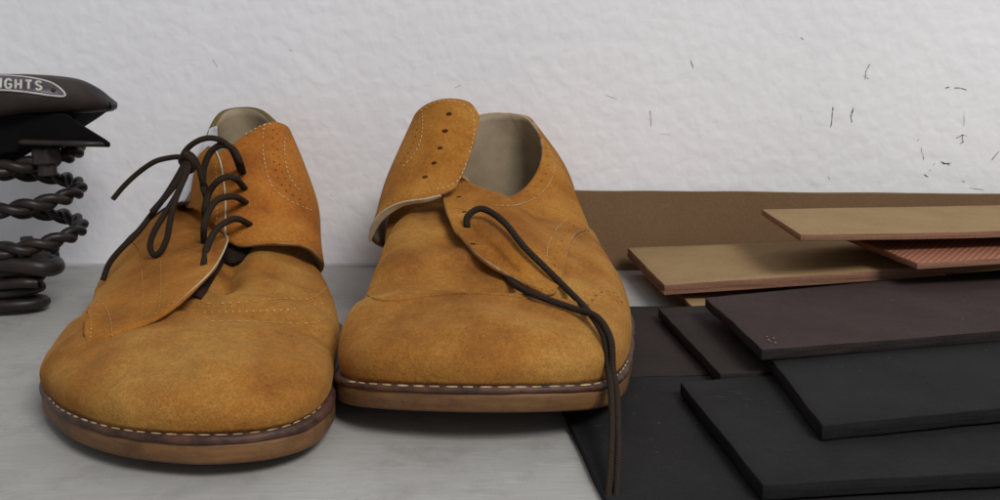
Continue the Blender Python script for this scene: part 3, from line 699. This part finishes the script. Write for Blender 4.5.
# coil spring: two rods twisted round each other and wound into a helix
def coil(cx, cy, r0, ztop, zbot, turns, rod, name, ph0=0, rr=None):
    N = int(turns*90); cl = []
    for i in range(N+1):
        t = i/N; a = ph0-2*math.pi*turns*t; R = rr(t) if rr else r0
        cl.append(W(cx+R*math.cos(a), cy+R*math.sin(a), ztop+(zbot-ztop)*t))
    m = MB()
    for s in (0, math.pi):
        Q = []
        L = 0
        for i in range(N+1):
            if i: L += (cl[i]-cl[i-1]).length
            T = (cl[min(i+1, N)]-cl[max(i-1, 0)]).normalized(); up = Vector((0, 0, 1)); n1 = T.cross(up).normalized(); n2 = T.cross(n1)
            an = s+L*2*math.pi/2.2
            Q.append(cl[i]+(n1*math.cos(an)+n2*math.sin(an))*rod*.8)
        m.tube(Q, rod, 10)
    return m.build(name, BM, sad)
cc = PD(22, 200, 48)
zt = PD(85, 163, 48).z; zb = PD(80, 262, 48).z
coil(cc.x, 48.2, 2.75, zt+1.0, zb, 3.05, .23, 'coil_spring', math.radians(100), lambda t: 2.62-.25*t)
# lower mounting: flat eye loops of plain rod
lp = MB()
for k, (yy, xr, rr_) in enumerate([(266, 50, .36), (280, 41, .27), (291, 41, .26), (304, 45, .28)]):
    z = PD(20, yy, 47).z; Q = []
    rx = (xr-8)/1000*48; c = PD(8, yy, 47)
    for i in range(60):
        a = 2*math.pi*i/59; Q.append(W(c.x-.4+rx*1.1*math.cos(a), 47.4+1.1*math.sin(a), z+.1*math.sin(a*1+k)))
    lp.tube(Q, rr_, 10)
lp.build('spring_base', BM, sad)
lp = MB(); z = PD(20, 281, 46.5); lp.tube(dense([PD(-60,255,46.3), PD(-20,262,46), PD(20,265,46), PD(45,268,46.3), PD(56,266,47.5), PD(48,262,48.6), PD(10,258,49)], .1), .42, 12)
lp.tube(dense([PD(-60,292,46.5), PD(-20,287,46.2), PD(20,283,46), PD(38,283,46.3)], .1), .25, 10)
lp.build('rail', BM, sad)
bt = MB(); cyl(bt, PD(27,242,46.6), .32, .5, 6); cyl(bt, PD(27,252,46.8), .2, 1.2, 10); o = bt.build('bolt', RUST, sad, False); bevel(o, .04)
# nameplate with raised lettering
def plate_D(px, py):
    h = hit(px, py, [bvS]); return h
pm_ = MB(); rim = []
outl = [(-70,78.5),(-30,77),(0,76.6),(24,78),(46,82),(57,87),(64,93.5),(63,96.5),(50,95.6),(24,92.2),(0,90.5),(-30,90.5),(-70,92)]
def on_s(x, y, l):
    h = hit(x, y, [bvS], l); return h[0] if h else PD(x, y, 44.6)
R2 = dense([Vector((x, y, 0)) for x, y in outl], 2, True)
Q = [on_s(p.x, p.y, .05) for p in R2]
BADGE = simple('dark_badge_enamel', (58, 52, 60), (70, 62, 66), 90, .4, .5, 0)
SILV = simple('worn_silver', (196, 194, 190), (168, 166, 162), 120, .45, .5, .1, 300, .0003)
# badge body: strips following the leather
V = []; Fc = []; K = 60
for i in range(K+1):
    x = -70+136*i/K*.995
    ys = [p.y for p in R2 if abs(p.x-x) < 2.5] or [94.5, 95.5]
    t0, t1 = min(ys)+.3, max(ys)-.3
    for j in range(7): V.append(on_s(x, t0+(t1-t0)*j/6, .045))
for i in range(K):
    for j in range(6): Fc.append((i*7+j, i*7+j+1, (i+1)*7+j+1, (i+1)*7+j))
bd = mk('nameplate', V, Fc, BADGE, sad); md = bd.modifiers.new('t', 'SOLIDIFY'); md.thickness = .04*S; md.offset = 0
m = MB(); m.tube(Q+[Q[0]], .05, 8, cap=False); m.build('plate_rim', SILV, bd)
m = MB(); m.disc(on_s(53,91,.06), -ray(53,91), .11, .06, 10); m.build('rivet', RUST, bd)
GL = {'W': [[(0,0),(.22,1),(.5,.3),(.78,1),(1,0)]], 'R': [[(0,1),(0,0),(.6,0),(.8,.12),(.8,.38),(.6,.5),(0,.5)], [(.45,.5),(.85,1)]], 'I': [[(.3,0),(.3,1)]],
      'G': [[(.85,.2),(.65,.02),(.3,.02),(.05,.25),(.05,.75),(.3,.98),(.65,.98),(.85,.8),(.85,.55),(.5,.55)]], 'H': [[(.05,0),(.05,1)], [(.8,0),(.8,1)], [(.05,.5),(.8,.5)]],
      'T': [[(0,0),(.9,0)], [(.45,0),(.45,1)]], 'S': [[(.8,.15),(.6,0),(.25,0),(.08,.14),(.1,.36),(.3,.46),(.6,.54),(.8,.66),(.8,.86),(.6,1),(.25,1),(.05,.86)]]}
def blc(x): return 88.2+max(0, x)*.045
tx = MB(); x = -19
for ch in 'WRIGHTS':
    w = 8.8 if ch != 'I' else 3.5; hh = 8.8-max(0, x)*.04
    wv = w*.78 if ch != 'W' else w
    for st in GL[ch]:
        pts = []
        for a, b in zip(st, st[1:]):
            for q in range(4): pts.append((a[0]+(b[0]-a[0])*q/4, a[1]+(b[1]-a[1])*q/4))
        pts.append(st[-1]); m3 = []
        for a, b in pts:
            X = x+a*wv; Y = blc(X)-hh*.98+b*hh; Y = Y+.8
            m3.append(on_s(X, Y, .09))
        tx.tube(m3, .065, 6)
    x += w+1.1 if ch != 'I' else w+1.6
tx.build('lettering', SILV, bd)

# ================================================================== CAMERA, LIGHT
cam = bpy.data.cameras.new('Camera'); co = bpy.data.objects.new('Camera', cam); C.objects.link(co)
co.location = CAM*S; co.rotation_euler = (math.pi/2-PITCH, 0, 0)
cam.sensor_width = 36; cam.lens = 36; cam.clip_start = .01; cam.clip_end = 20
sc.camera = co
w = bpy.data.worlds.new('World'); sc.world = w; w.use_nodes = True
bg = w.node_tree.nodes['Background']; bg.inputs[0].default_value = (.92, .94, 1.0, 1); bg.inputs[1].default_value = .335
def area(name, loc, target, size, power, col=(1, 1, 1)):
    l = bpy.data.lights.new(name, 'AREA'); l.shape = 'RECTANGLE'; l.size = size[0]; l.size_y = size[1]; l.energy = power; l.color = col
    o = bpy.data.objects.new(name, l); C.objects.link(o); o.location = loc
    o.rotation_euler = (Vector(target)-Vector(loc)).to_track_quat('-Z', 'Y').to_euler(); return o
area('ceiling_lamp', (.62, -.68, 1.15), (0, .5, .03), (.6, .45), 19, (1, .98, .95))
sc.view_settings.view_transform = 'Standard'; sc.view_settings.look = 'None'; sc.view_settings.exposure = -.06; sc.view_settings.gamma = 1
